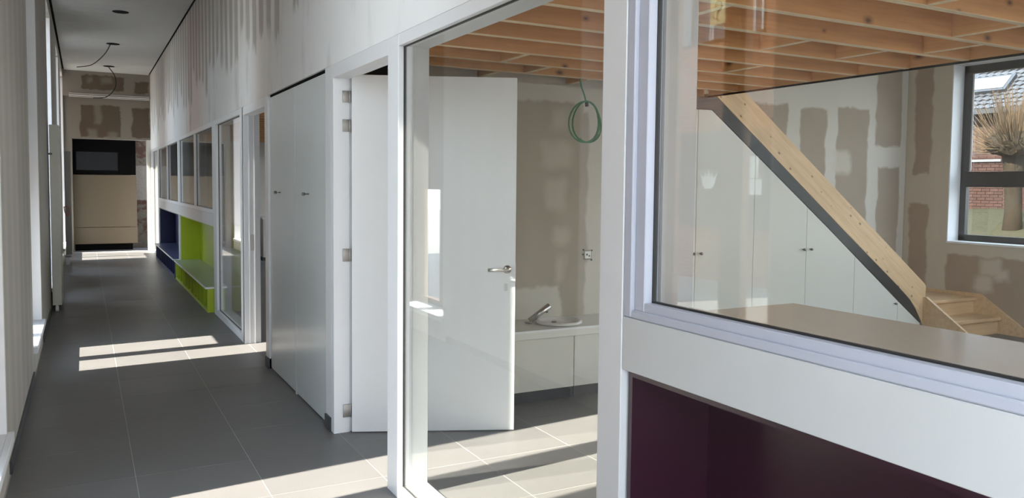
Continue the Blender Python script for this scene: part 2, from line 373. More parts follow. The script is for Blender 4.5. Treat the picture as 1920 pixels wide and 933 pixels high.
# bars: per opening list of (y0,y1) mullions, and added sun-blocking blanks (y0,y1,z0,z1)
SPEC = [([(-0.2, -0.1)], []), ([(3.59, 3.77)], [(4.22, 4.93, 0.3, 3.8)]), ([(7.98, 8.16)], [(8.63, 8.95, 0.3, 3.8), (8.16, 8.63, 1.55, 3.8)]),
        ([(12.3, 12.4)], []), ([(16.3, 16.4)], []), ([(19.02, 19.12), (19.5, 19.56)], [(18.35, 19.5, 1.55, 3.8)])]
for n, ((a, b_), (bars, blanks)) in enumerate(zip(OP, SPEC)):
    w = MB(); x0, x1 = XL-0.30, XL-0.24
    for q in ((a, a+0.05), (b_-0.05, b_)): w.box(x0, x1, q[0], q[1], 0.25, 3.9)
    w.box(x0, x1, a, b_, 0.25, 0.31); w.box(x0, x1, a, b_, 3.84, 3.9)
    for q in bars: w.box(x0, x1, q[0], q[1], 0.31, 3.84)
    for q in blanks: w.box(x0+0.01, x1-0.01, q[0], q[1], q[2], q[3])
    fr = w.obj('window_%d' % (n+1), 'brown_frame'); struct(fr, ['tall corridor window behind the viewer', 'nearest tall window in the left corridor wall', 'second tall left window with low white sill', 'third tall window in the left corridor wall', 'fourth tall window before the end wall', 'last tall window beside the end wall'][n], 'window')
    B(x0+0.025, x0+0.031, a+0.04, b_-0.04, 0.30, 3.85).obj('pane', 'glass', fr)
    MB().box(XL-0.36, XL-0.002, a+0.001, b_-0.001, 0.221, 0.249).box(XL-0.002, XL+0.03, a-0.03, b_+0.03, 0.20, 0.249, 0.003).obj('window_sill', 'reveal_white', fr)
    lin = MB().box(XL-0.235, XL-0.003, b_-0.012, b_-0.001, 0.25, 3.88).box(XL-0.235, XL-0.003, a+0.001, a+0.012, 0.25, 3.88)
    lin.obj('reveal_lining', 'reveal_white', fr)
bl = MB()
for (a, b_) in ((5.05, 7.4), (9.1, 11.1), (13.2, 15.5), (1.0, 3.2)): bl.box(XL, XL+0.012, a, b_, 0, 0.07, 0.002)
struct(bl.obj('baseboard_left', 'skirt_tile'), 'dark tile skirting along the left corridor wall', 'skirting')
# ------------------------------------------------------------------ right partition wall (upper)
wr = MB(); wr.box(XR, XI, -4.0, YE+0.5, 2.345, 4.4)
wr.box(XR+0.03, XI, 5.03, 5.17, 0, 2.345).box(XR+0.03, XI, 7.0, 7.1, 0, 2.345)
o = wr.obj('wall_right', 'plaster_right'); struct(o, 'upper corridor wall above the glazed partition with streaky plaster', 'wall')
# plaster stub behind the wide post
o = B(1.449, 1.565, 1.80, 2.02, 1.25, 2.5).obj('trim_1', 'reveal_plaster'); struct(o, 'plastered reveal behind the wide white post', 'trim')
def profile_frame(name, x0, x1, y0, y1, z0, z1, wl_, wr_, wb, wt, mull=(), label=None, extra=(), mat='frame_paint'):
    w = MB(); e = 0.002
    w.box(x0, x1, y0, y0+wl_, z0, z1, e).box(x0, x1, y1-wr_, y1, z0, z1, e).box(x0+0.001, x1, y0+wl_, y1-wr_, z0, z0+wb, e).box(x0+0.001, x1, y0+wl_, y1-wr_, z1-wt, z1, e)
    for a, b_ in mull: w.box(x0+0.002, x1, a, b_, z0+wb, z1-wt, e)
    for q in extra: w.box(*q)
    fr = w.obj(name, mat); struct(fr, label, 'window')
    iv = [y0+wl_]+[v for m_ in mull for v in m_]+[y1-wr_]
    for i in range(0, len(iv), 2):
        a, b_, c, d = iv[i], iv[i+1], z0+wb, z1-wt; xg = x0+0.032
        gk = MB(); t = 0.004
        for s_ in (-1,):
            gk.box(xg-0.004, xg+0.010, a, a+t, c, d).box(xg-0.004, xg+0.010, b_-t, b_, c, d).box(xg-0.004, xg+0.010, a, b_, c, c+t).box(xg-0.004, xg+0.010, a, b_, d-t, d)
        gk.obj('gasket', 'gasket', fr)
        B(xg, xg+0.006, a+0.002, b_-0.002, c+0.002, d-0.002).obj('pane', 'glass', fr)
    return fr
# window_7: large pane beside the camera above the purple niche (stepped frame inside the panel)
profile_frame('window_7', XR+0.012, XR+0.062, -1.9, 1.855, 1.235, 2.5, 0.05, 0.045, 0.035, 0.05, label='large interior pane beside the wide white post, above purple niche', mat='bead_paint')
pf = MB(); e = 0.004
pf.box(XR, XR+0.05, 1.855, 1.893, 1.222, 2.5, e).box(XR, XR+0.05, -1.9, 1.855, 1.222, 1.246, e)
o = pf.obj('trim_2', 'bead_paint'); struct(o, 'stepped white bead around the large near pane', 'trim')
o = MB().box(XR-0.002, XI, 1.895, 2.012, 0, 2.5, 0.002).obj('trim_3', 'frame_paint'); struct(o, 'wide white floor-to-ceiling post between two panes', 'post')
o = MB().box(XR, XI, -1.9, 1.893, 1.065, 1.2215, 0.002).obj('trim_4', 'panel_paint'); struct(o, 'white apron panel under the large near pane', 'panel')
# window_8: tall pane between wide post and door
profile_frame('window_8', XR, XI, 2.012, 3.953, 0.0, 2.345, 0.0005, 0.155, 0.055, 0.058, label='full-height pane between the wide post and the open door')
# door 1
dj = MB(); e = 0.002
dj.box(XR, XR+0.105, 4.975, 5.03, 0, 2.345, e).box(XR, XR+0.105, 3.953, 4.975, 2.262, 2.345, e).box(XR+0.105, XI, 4.99, 5.03, 0, 2.345).box(XR+0.105, XI, 3.953, 4.99, 2.285, 2.345)
dj.box(XR, XR+0.03, 5.03, 5.165, 0.0, 2.345, e)
d1 = dj.obj('door_1', 'frame_paint'); struct(d1, 'white door frame of the near doorway, its leaf swung into the room', 'door')
hg = Vector((1.497, 4.952, 0)); dd = Vector((0.956, -0.422, 0)).normalized(); dn = Vector((dd.y, -dd.x, 0))   # dn points towards the camera side
L = 1.046
def leafpt(s, n, z): return hg + dd*s + dn*n + Vector((0, 0, z))
def leafbox(mb, s0, s1, n0, n1, z0, z1):
    vs = bmesh.ops.create_cube(mb.bm, size=1.0)['verts']
    for v in vs:
        v.co = leafpt((s0+s1)/2+v.co.x*(s1-s0), (n0+n1)/2+v.co.y*(n1-n0), (z0+z1)/2+v.co.z*(z1-z0))
    return mb
lf = leafbox(MB(), 0, L, -0.04, 0, 0.006, 2.288).obj('door_leaf', 'white_lacquer', d1)
h = MB(); h.cyl(leafpt(0.993, 0.0, 1.06), leafpt(0.993, 0.009, 1.06), 0.026, seg=24).cyl(leafpt(0.993, 0.009, 1.06), leafpt(0.993, 0.055, 1.06), 0.0105)
h.tube([leafpt(0.996, 0.05, 1.06), leafpt(0.975, 0.056, 1.06), leafpt(0.865, 0.056, 1.06)], 0.0105, 12)
h.obj('door_handle', 'steel', lf, True)
leafbox(MB(), 0.975, 0.995, 0, 0.004, 0.92, 0.965).obj('keyhole_plate', 'steel', lf)
leafbox(MB(), L, L+0.004, -0.03, -0.01, 0.98, 1.10).obj('lock_edge', 'steel', lf)
leafbox(MB(), 0.22, 0.25, -0.03, -0.01, 2.288, 2.33).obj('closer_pin', 'black_cable', lf)
for z0, z1 in ((2.114, 2.187), (1.93, 2.007), (1.107, 1.189), (0.101, 0.185)):
    MB().box(XR+0.058, XR+0.103, 4.968, 4.9745, z0, z1, 0.002).cyl((1.4905, 4.969, z0), (1.4905, 4.969, z1), 0.007).obj('hinge', 'hinge_steel', d1, True)
# skirting blocks at post feet
for a, b_, n in ((5.035, 5.16, 3), (7.0, 7.13, 4)):
    o = B(XR-0.012, XR+0.028, a, b_, 0, 0.09, 0.002).obj('baseboard_%d' % n, 'skirt_tile'); struct(o, 'short dark tile skirting block at foot of post %s the tall cabinet' % ('right of' if n == 3 else 'left of'), 'skirting')
# tall cabinet
cb = thing('tall_cabinet', 'tall built-in pale grey cabinet between the two doorways', 'cabinet')
B(XR+0.018, 1.46, 5.175, 6.98, 2.3265, 2.3445).obj('seal_strip', 'shadow_black', cb)  # black strip painting the shade of the gap above the doors
MB().box(1.44, 2.0, 5.17, 5.19, 0.0, 2.325).box(1.44, 2.0, 6.98, 7.0, 0.0, 2.325).box(1.44, 2.0, 5.19, 6.98, 2.30, 2.325).box(1.98, 2.0, 5.19, 6.98, 0.0, 2.3).box(1.44, 1.98, 6.07, 6.09, 0.1, 2.3).obj('carcass', 'cabinet_door', cb)
B(1.43, 1.45, 5.19, 6.98, 0.0, 0.085).obj('plinth', 'shadow_black', cb)
for a, b_, k in ((5.172, 6.078, 5.66), (6.082, 6.985, 6.60)):
    d = B(XR+0.015, XR+0.035, a, b_, 0.012, 2.322, 0.0015).obj('door', 'cabinet_door', cb)
    MB().cyl((XR+0.015, k, 1.527), (XR-0.015, k, 1.527), 0.005).cyl((XR-0.015, k, 1.527), (XR-0.035, k, 1.527), 0.011, seg=16).obj('knob', 'dark_steel', d, True)
B(XR+0.012, XR+0.03, 6.05, 6.09, 0.0, 0.10).obj('foot_block', 'cabinet_door', cb)
# frame post left of the cabinet, door 2
dj = MB(); dj.box(XR, XR+0.16, 7.0, 7.14, 0, 2.345, 0.002).box(XR, XR+0.105, 8.2, 8.255, 0, 2.345, .002).box(XR, XR+0.16, 8.215, 8.27, 0, 2.345).box(XR, XR+0.105, 7.14, 8.2, 2.262, 2.345, .002).box(XR+0.105, XI, 7.14, 8.2, 2.285, 2.345)
dj.box(XR+0.05, XR+0.058, 8.193, 8.2, 0, 2.26).box(XR+0.1, XR+0.108, 8.193, 8.2, 0, 2.26)
d2 = dj.obj('door_2', 'frame_paint'); struct(d2, 'white frame of the second doorway beyond the tall cabinet', 'door')
B(XR+0.062, XR+0.096, 8.195, 8.2, 0.93, 1.09, 0.001).obj('strike_plate', 'steel', d2)
B(1.56, 2.56, 7.04, 7.08, 0.008, 2.28, 0.001).obj('door_leaf', 'white_lacquer', d2)
# glazing further along
profile_frame('window_9', XR, XI, 8.27, 10.3, 0.0, 2.345, 0.12, 0.24, 0.07, 0.058, label='full-height pane between second doorway and lime niche')
profile_frame('window_10', XR, XI, 10.3, 14.34, 1.222, 2.345, 0.08, 0.02, 0.05, 0.058, mull=((12.14, 12.22),), label='pair of interior panes above the lime green niche')
profile_frame('window_11', XR, XI, 14.34, 18.5, 1.222, 2.345, 0.14, 0.08, 0.05, 0.058, mull=((16.4, 16.48),), label='pair of interior panes above the navy blue niche')
profile_frame('window_12', XR, XI, 18.5, 20.05, 0.0, 2.345, 0.1, 0.1, 0.05, 0.058, label='narrow full-height pane at the corridor end')
o = MB().box(XR, XI, 10.3, 14.34, 1.065, 1.2215, 0.002).box(XR, XI, 14.3405, 18.5, 1.065, 1.2215, 0.002).box(XR, XI, 14.28, 14.42, 0, 1.065).box(XR, XI, 18.36, 18.5, 0, 1.065).box(XR-0.002, XI, 20.05, 20.45, 0, 2.345)
struct(o.obj('trim_5', 'panel_paint'), 'white apron panels and posts around the coloured niches', 'trim')
# niches
def niche(name, label, y0, y1, mat, top, near=True):
    t = thing(name, label, 'seat niche')
    xb = 1.70
    B(xb, xb+0.02, y0, y1, 0.0, 1.065).obj('back_panel', mat, t)
    for a, b_ in ((y0, y0+0.018), (y1-0.018, y1)): B(XR+0.02, xb, a, b_, 0.31, 1.065).obj('side_panel', mat, t)
    B(XR+0.02, xb, y0+0.018, y1-0.018, 1.045, 1.064).obj('top_panel', mat, t)
    st = MB(); B(1.295, xb-0.001, y0-0.02, y1-0.02, 0.296, 0.316, 0.003).obj('bench_seat', top, t)
    MB().box(1.290, 1.296, y0-0.02, y1-0.02, 0.294, 0.317).box(1.290, 1.42, y0-0.026, y0-0.02, 0.294, 0.317).obj('edge_strip', 'frame_paint', t)
    n = 11; w = (y1-y0-0.04)/n
    for i in range(n+1):
        yy = y0-0.018+i*(y1-y0-0.02)/n
        B(1.315, xb-0.001, yy, yy+0.018+(0.02 if i in (0, n) else 0), 0.04, 0.296).obj('divider', mat, t)
    B(1.315, xb-0.001, y0-0.018, y1-0.018, 0.0, 0.04).obj('plinth', mat, t)
    B(1.62, 1.64, y0, y1-0.03, 0.04, 0.296).obj('cubby_back', mat, t)
    return t
niche('seat_niche', 'lime green wall niche with shoe cubby bench in the corridor', 10.40, 14.28, 'lime', 'lime_top')
niche('seat_niche', 'navy blue wall niche with shoe cubby bench farther down corridor', 14.42, 18.36, 'navy', 'navy_top')
niche('seat_niche', 'dark purple niche under the large near pane', -1.8, 1.885, 'purple', 'purple')
# worktop behind the near pane, over the purple niche
t = thing('worktop_cabinet', 'low cabinet with brown-grey worktop behind the large near pane', 'cabinet')
MB().prism([(XR+0.064, -1.9), (1.91, -1.9), (1.91, 1.735), (1.565, 1.735), (1.565, 1.798), (XR+0.064, 1.798)], 2, 1.226, 1.25).obj('worktop', 'worktop', t)
MB().box(1.73, 1.90, -1.85, 1.72, 0.0, 1.225).obj('carcass', 'cupboard_door', t)
# ------------------------------------------------------------------ ceilings
cl = thing('ceiling', 'white plank corridor ceiling with open light holes', 'ceiling', kind='structure')
pm = None; y = 1.0
holes = [(0.51, 13.05), (0.50, 16.12), (0.51, 19.27)]
while y < YE:
    if pm is None:
        p_ = B(XL+0.035, XR-0.035, 0.002, 0.298, ZC, ZC+0.02, 0.002).obj('ceiling_plank', 'ceiling_white', cl); pm = p_.data
    else:
        p_ = bpy.data.objects.new('ceiling_plank', pm); COL.objects.link(p_); p_.parent = cl
    p_.location = (0, y, 0); y += 0.30
B(XL-0.01, XI, -4.0, YE+0.5, ZC+0.021, ZC+0.1).obj('ceiling_backing', 'shadow_black', cl)
B(XL+0.02, XR-0.02, -4.0, 0.999, ZC, ZC+0.02).obj('ceiling_board', 'ceiling_white', cl)
for i, (hx, hy) in enumerate(holes):
    w = ('nearest', 'middle', 'farthest')[i]
    c = MB().cyl((hx, hy, ZC-0.006), (hx, hy, ZC-0.0005), 0.11, seg=28).obj('light_opening', 'shadow_black'); tag(c, w+' round black hole for a downlight in the corridor ceiling', 'light hole', 'downlight holes in corridor ceiling')
def cable(name, pts, r, mat, label, cat='cable', n=10):
    P = [Vector(p) for p in pts]; out = []
    for i in range(len(P)-1):
        a, b_, c, d = P[max(i-1, 0)], P[i], P[i+1], P[min(i+2, len(P)-1)]
        for k in range(n):
            t = k/n; out.append(0.5*((2*b_)+(-a+c)*t+(2*a-5*b_+4*c-d)*t*t+(-a+3*b_-3*c+d)*t**3))
    out.append(P[-1]); o = MB().tube(out, r).obj(name, mat, None, True); return tag(o, label, cat)
cable('ceiling_cable', [(0.46, 16.12, 4.05), (0.36, 16.1, 3.86), (0.16, 16.08, 3.66), (-0.08, 16.1, 3.60)], 0.008, 'black_cable', 'thin loose cable curling from the middle ceiling hole')
cable('ceiling_cable', [(0.50, 19.27, 4.05), (0.62, 19.25, 3.85), (0.62, 19.2, 3.60), (0.45, 19.2, 3.40), (0.20, 19.2, 3.36)], 0.010, 'black_cable', 'thin cable hanging from the farthest ceiling hole')
# roof over the rooms
rc = MB().box(XI, 9.5, 0.5, 21, 4.06, 4.3).box(XI, 9.5, -4, -3.7, 4.06, 4.3).box(XI, 4.5, -3.7, 0.5, 4.06, 4.3).box(8.3, 9.5, -3.7, 0.5, 4.06, 4.3)  # unseen rooflight opening added to light the floor and bounce upwards
struct(rc.obj('ceiling_2', 'reveal_white'), 'white upper ceiling of the classroom with a rooflight opening', 'ceiling')
# ------------------------------------------------------------------ end wall
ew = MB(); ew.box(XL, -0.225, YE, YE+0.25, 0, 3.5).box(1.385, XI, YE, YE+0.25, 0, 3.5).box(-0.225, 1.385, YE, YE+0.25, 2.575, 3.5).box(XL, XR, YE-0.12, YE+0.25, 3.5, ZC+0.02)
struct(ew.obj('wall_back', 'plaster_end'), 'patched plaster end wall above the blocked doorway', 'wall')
o = MB().box(XL+0.12, XR-0.02, YE-0.15, YE-0.118, 3.50, 3.525).box(XL+0.12, XR-0.02, YE-0.14, YE-0.118, 3.545, 3.56).box(XL+0.12, XR-0.02, YE-0.145, YE-0.118, 3.475, 3.487)
struct(o.obj('trim_6', 'skim_white'), 'stepped white plaster moulding across the end wall', 'trim')
bd = thing('hoarding', 'beige boarding with dark upper panel closing the end doorway', 'hoarding')
B(-0.22, 1.09, YE+0.28, YE+0.30, 0.55, 1.75, 0.002).obj('panel', 'board_beige', bd)
B(-0.22, 1.10, YE+0.28, YE+0.30, 0.16, 0.54, 0.002).obj('panel', 'board_beige', bd)
B(-0.22, 1.08, YE+0.31, YE+0.33, 1.76, 2.56).obj('dark_panel', 'shadow_black', bd)
B(-0.15, 0.7, YE+0.306, YE+0.3098, 1.86, 2.28).obj('dark_pane', 'dark_pane', bd)
B(-0.2, 1.0, YE+0.45, YE+0.5, 0, 0.155).obj('kick_board', 'shadow_black', bd)
struct(B(-0.24, 1.5, YE+0.9, YE+1.1, 0, 2.6).obj('wall_rough', 'rubble'), 'rough reddish masonry seen beside the boarding', 'wall')
struct(B(1.30, 1.385, YE, YE+0.24, 0, 2.574).obj('trim_7', 'skim_white'), 'pale jamb right of the boarded doorway', 'trim')
struct(B(-0.8, 1.6, YE+1.3, YE+1.4, 0, 4.3).obj('wall_outer', 'plaster_plain'), 'outer end wall behind the hoarding', 'wall')
# ------------------------------------------------------------------ leaves against the left wall
t = thing('folded_door', 'tall cream door leaf folded against the left wall, on a caster', 'door leaf')
B(-0.365, -0.265, 11.25, 12.15, 0.075, 2.285, 0.003).obj('leaf', 'door_leaf_cream', t)
MB().cyl((-0.335, 11.26, 0.032), (-0.30, 11.26, 0.032), 0.032, seg=18).box(-0.33, -0.305, 11.252, 11.268, 0.05, 0.078).obj('caster', 'rubber', t, False)
MB().cyl((-0.372, 11.2, 1.93), (-0.345, 11.25, 1.93), 0.012).obj('latch', 'dark_steel', t)
t = thing('folded_door', 'dark grey door leaf standing open near the end wall', 'door leaf')
B(-0.325, -0.222, 17.45, 18.2, 0.20, 2.17, 0.003).obj('leaf', 'door_leaf_grey', t)
MB().cyl((-0.35, 17.44, 0.17), (-0.24, 17.44, 0.17), 0.02).box(-0.33, -0.26, 17.45, 17.6, 0.0, 0.2).obj('foot', 'dark_steel', t)
cable('cable_loop', [(-0.345, 17.3, 1.10), (-0.30, 17.3, 1.13), (-0.262, 17.3, 1.08), (-0.265, 17.3, 0.98), (-0.30, 17.3, 0.95), (-0.33, 17.3, 1.02), (-0.345, 17.3, 1.12)], 0.008, 'red_cable', 'small red-brown cable loop hanging on the left wall')
# ------------------------------------------------------------------ classroom shell
struct(MB().box(2.0, 4.30, 5.53, 5.60, 0, 2.41).box(2.0, 4.30, 5.60, 5.66, 0, 2.62).obj('wall_sink', 'plaster_sink'), 'patched beige plaster wall behind the low washbasin', 'wall')
struct(MB().box(2.05, 9.04, 6.5, 6.62, 0, 4.3).obj('wall_stair', 'plaster_stair'), 'patched plaster wall behind the wooden stair', 'wall')
rw = MB(); XW = 9.05
rw.box(XW, XW+0.35, 5.93, 6.62, 0, 4.3).box(XW, XW+0.35, 2.6, 5.93, 0, 0.975).box(XW, XW+0.35, 2.6, 5.93, 3.08, 4.3).box(XW, XW+0.35, 1.6, 2.6, 0, 4.3).box(XW, XW+0.35, -1.6, 1.6, 0, 0.975).box(XW, XW+0.35, -1.6, 1.6, 3.08, 4.3).box(XW, XW+0.35, -4, -1.6, 0, 4.3)
rw.box(XW, XW+0.35, 6.62, 6.9, 0, 4.3).box(XW, XW+0.35, 6.9, 18.0, 0, 0.4).box(XW, XW+0.35, 6.9, 18.0, 3.9, 4.3).box(XW, XW+0.35, 18, 21, 0, 4.3)  # farther opening is unseen and stretched to brighten that room
struct(rw.obj('wall_window', 'plaster_window_wall'), 'outer classroom wall holding the black-framed window', 'wall')
struct(B(XI, XW+0.35, -4.2, -4.0, 0, 4.3).obj('wall_front', 'plaster_plain'), 'classroom wall behind the viewer', 'wall')
struct(B(-1.3, XL-0.41, -6, 24, 4.2, 4.45).obj('eaves', 'blinds_grey'), 'roof overhang outside the corridor windows', 'roof')  # unseen overhang, added to keep the high sun off the partition
struct(B(XI, XW+0.35, 20.5, 20.7, 0, 4.3).obj('wall_far', 'plaster_plain'), 'far classroom wall', 'wall')
lin = MB().box(XW-0.001, XW+0.34, 5.918, 5.93, 0.99, 3.08).box(XW-0.001, XW+0.34, 2.6, 2.612, 0.99, 3.08).box(XW-0.001, XW+0.34, 2.612, 5.918, 3.068, 3.08)
for n, (a, b_) in enumerate(((2.6, 5.93), (-1.6, 1.6))):
    w = MB(); x0, x1 = XW+0.20, XW+0.27; za, zb = 1.0, 3.08; t_ = 0.075
    w.box(x0, x1, a, a+t_, za, zb, .004).box(x0, x1, b_-0.012-t_, b_-0.012, za, zb, .004).box(x0, x1, a, b_-0.012, za, za+t_, .004).box(x0, x1, a, b_-0.012, zb-t_-0.03, zb, .004)
    w.box(x0, x1, a+t_, b_-t_, 1.64, 1.82, .004)
    for q in (a+1.1, a+2.2): w.box(x0, x1, q-0.04, q+0.04, za, zb)
    # inner casement rim round the upper light
    w.box(x0-0.015, x0+0.01, b_-0.012-t_-0.03, b_-0.012-t_+0.02, 1.82, zb-t_-0.03, .003)
    fr = w.obj('window_%d' % (13+n), 'anthracite'); struct(fr, ('black-framed classroom window looking onto the brick house', 'second black-framed classroom window, out of view')[n], 'window')
    B(x0+0.03, x0+0.036, a+0.02, b_-0.03, za+0.02, zb-0.03).obj('pane', 'glass', fr)
    B(x0-0.0005+0.0, x0+0.006, b_-0.012-t_-0.052, b_-0.012-t_-0.031, 1.83, zb-t_-0.04).obj('glazing_bead', 'frame_paint', fr)
    MB().box(XW-0.012, x0, a-0.02, b_, 0.976, 0.999, 0.002).obj('window_sill', 'reveal_white', fr)
    if n == 0: lin.obj('reveal_lining', 'reveal_white', fr)
w = MB().box(XW+0.2, XW+0.26, 6.9, 18, 1.0, 1.07).box(XW+0.2, XW+0.26, 6.9, 18, 3.03, 3.1)
for q in range(10): w.box(XW+0.2, XW+0.26, 9.0+q*0.99, 9.07+q*0.99, 1.0, 3.1)
fr = w.obj('window_15', 'anthracite'); struct(fr, 'long window of the farther classroom, out of view', 'window')
def pale_underside(o):   # light from below is painted into the lower faces as paler pine
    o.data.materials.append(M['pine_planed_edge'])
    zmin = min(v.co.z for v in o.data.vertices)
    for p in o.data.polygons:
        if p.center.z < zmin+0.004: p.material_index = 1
# ------------------------------------------------------------------ loft of open joists
lo = thing('timber_loft', 'open pine joist floor of the loft above the classroom', 'loft')
ZJ = 2.43; JY = [1.08, 1.5, 1.92, 2.34, 2.76, 3.17, 3.59, 4.01, 4.43, 4.82, 5.22]
jm = None
for yj in JY:
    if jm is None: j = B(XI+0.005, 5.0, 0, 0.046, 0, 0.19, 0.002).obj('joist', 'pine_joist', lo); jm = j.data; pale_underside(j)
    else: j = bpy.data.objects.new('joist', jm); COL.objects.link(j); j.parent = lo
    j.location = (0, yj, ZJ+random.uniform(-0.003, 0.003))
nog = [(3.50, 10), (2.7, 10), (3.38, 2), (4.2, 3), (4.55, 4), (2.62, 4), (3.62, 5), (3.0, 6), (4.28, 5), (2.5, 8), (3.45, 8), (2.9, 9), (4.1, 7), (3.95, 9)]
for xn, k in nog:
    a, b_ = JY[k]+0.047, (JY[k+1] if k < 10 else 5.598)-0.001
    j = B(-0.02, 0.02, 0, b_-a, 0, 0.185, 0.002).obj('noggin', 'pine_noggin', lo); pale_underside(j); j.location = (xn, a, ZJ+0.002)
k = 0; xx = XI+0.01
while xx < 4.98:
    B(xx, min(xx+0.49, 4.99), 0.9, 6.48, ZJ+0.195, ZJ+0.213).obj('deck_board', 'pine_noggin', lo); xx += 0.495
B(4.999, 5.024, 0.9, 5.60, ZJ-0.012, ZJ+0.0).obj('edge_strip', 'shadow_black', lo)
B(5.001, 5.02, 0.9, 5.59, ZJ+0.001, ZJ+0.21).obj('edge_board', 'pine_noggin', lo)
B(4.30, 5.0, 5.65, 5.70, ZJ, ZJ+0.19).obj('trimmer', 'pine_joist', lo)
# second loft over the farther room
lo2 = thing('timber_loft', 'pine joist loft seen through the second doorway and glass', 'loft')
for i in range(25):
    j = bpy.data.objects.new('joist', jm); COL.objects.link(j); j.parent = lo2; j.location = (0, 6.75+i*0.42, ZJ)
B(XI+0.01, 5.0, 6.7, 17.3, ZJ+0.195, ZJ+0.213).obj('deck_board', 'pine_noggin', lo2)
struct(B(1.75, XW, 17.4, 17.52, 0, 4.06).obj('wall_room', 'plaster_stair'), 'patched wall of the farther classroom', 'wall')
# counter in farther room
t = thing('counter_unit', 'white counter unit in the farther room behind the glass', 'counter')
B(3.2, 5.6, 16.8, 17.39, 0.86, 0.90, .003).obj('worktop', 'white_lacquer', t)
for i in range(4): B(3.22+i*0.59, 3.80+i*0.59, 16.82, 17.38, 0.08, 0.855, .002).obj('cupboard_front', 'cupboard_door', t)
B(3.22, 5.58, 16.9, 17.38, 0.0, 0.08).obj('plinth', 'skirt_tile', t)
# ------------------------------------------------------------------ low washbasin counter
t = thing('basin_counter', 'low white counter with round basin on the patched wall', 'counter')
ct = MB()
ct.box(2.55, 4.28, 5.05, 5.529, 0.472, 0.538, 0.004); ct.obj('countertop', 'cream_laminate', t)
B(2.555, 4.275, 5.046, 5.0495, 0.524, 0.5395).obj('edge_strip', 'white_lacquer', t)
B(2.56, 3.259, 5.07, 5.52, 0.082, 0.471, .002).obj('drawer_front', 'cupboard_door', t)
B(3.265, 4.27, 5.07, 5.52, 0.082, 0.471, .002).obj('drawer_front', 'cupboard_door', t)
B(2.56, 3.26, 5.078, 5.5, 0.0, 0.081).obj('plinth', 'skirt_tile', t); B(3.264, 4.27, 5.078, 5.5, 0.0, 0.081).obj('plinth', 'skirt_tile', t)
bs = MB().lathe([(0.0005, 0.001), (0.09, 0.001), (0.15, 0.005), (0.172, 0.010), (0.185, 0.019), (0.198, 0.022), (0.212, 0.018), (0.218, 0.004), (0.21, 0.0)][::-1], (3.245, 5.27, 0.5392), 40, 0.86, 0.8).obj('washbasin', 'porcelain', None, True)
tag(bs, 'oval porcelain washbasin set in the low white counter', 'washbasin')
MB().cyl((3.22, 5.30, 0.541), (3.22, 5.30, 0.546), 0.02, seg=20).obj('drain', 'dark_steel', bs, True)
fc = MB(); p0, p1 = Vector((3.025, 5.36, 0.541)), Vector((3.185, 5.31, 0.672))
fc.cyl(p0+Vector((0, 0, -0.0)), p0+Vector((0, 0, 0.008)), 0.03, seg=24); fc.cyl(p0+Vector((0.008, 0, 0.012)), p1, 0.0235, seg=24)
fct = fc.obj('faucet', 'steel', None, True); tag(fct, 'slanted brushed steel tap beside the washbasin', 'tap')
MB().cyl(p1-Vector((0.03, -0.01, 0.03)), p1-Vector((0.018, -0.01, 0.055)), 0.010).obj('spout', 'dark_steel', fct, True)
sk = B(3.632, 3.712, 5.521, 5.529, 0.995, 1.075, 0.004).obj('socket_box', 'mortar'); tag(sk, 'uncovered wall socket box on the plaster above the counter', 'socket')
B(3.642, 3.702, 5.516, 5.5205, 1.005, 1.065, 0.002).obj('insert', 'paper', sk); B(3.655, 3.665, 5.511, 5.5155, 1.03, 1.045).obj('terminal', 'black_cable', sk); B(3.678, 3.688, 5.511, 5.5155, 1.02, 1.032).obj('terminal', 'black_cable', sk)
for sx_, sz_ in ((3.628, 1.04), (3.632, 1.077), (3.712, 0.992), (3.714, 1.07)): B(sx_-0.006, sx_+0.006, 5.522, 5.5285, sz_-0.006, sz_+0.006).obj('crumb', 'bark', sk)
# green cable coil
gc = []
yy = 5.20
gc += [(3.360, yy, 2.425), (3.378, yy, 2.36), (3.405, yy, 2.30), (3.425, yy, 2.235)]
for k in range(0, 61):
    a = PI/2 - k/60*2*PI*2.6
    cx = 3.425+(0.014, -0.022, 0.010)[min(2, k//24)]*math.sin(PI*(k % 24)/24.0); rx = 0.124+(0.006, 0.010, 0.0)[min(2, k//24)]; rz = 0.158+0.012*math.cos(k*0.27)
    gc.append((cx+rx*math.cos(a), yy+0.01*math.sin(k*0.5), 2.085+rz*math.sin(a)))
o = MB().tube(gc, 0.0065).obj('cable_coil', 'green_cable', None, True); tag(o, 'coil of green cable hanging from the loft joists', 'cable')
MB().cyl((3.43, 5.2, 2.215), (3.426, 5.2, 2.255), 0.014).obj('tie', 'black_cable', o)
# ------------------------------------------------------------------ cupboards under the stair
cu = thing('stair_cupboard', 'pale cupboards fitted under the wooden stair', 'cupboard')
YF = 5.6
def band(x): # lower edge of black band
    pts = [(4.3, 2.307), (5.052, 2.307), (6.646, 1.191), (7.75, 0.397), (8.141, 0.126)]
    for (a, za), (b_, zb) in zip(pts, pts[1:]):
        if a <= x <= b_: return za+(zb-za)*(x-a)/(b_-a)
    return 0.126
xs = [4.31, 4.893, 5.607, 6.32, 7.037, 7.745, 8.135]; g_ = 0.0025
for a, b_ in zip(xs, xs[1:]):
    pts = [(a+g_, 0.01), (b_-g_, 0.01), (b_-g_, band(b_-g_)-0.003)]
    if a < 5.052 < b_: pts.append((5.052, band(5.052)-0.003))
    if a < 6.646 < b_: pts.append((6.646, band(6.646)-0.003))
    pts.append((a+g_, band(a+g_)-0.003))
    MB().prism(pts, 1, YF, YF+0.02).obj('cupboard_door' if b_ < 7.8 else 'side_panel', 'cupboard_door', cu)
doors = [o for o in cu.children]
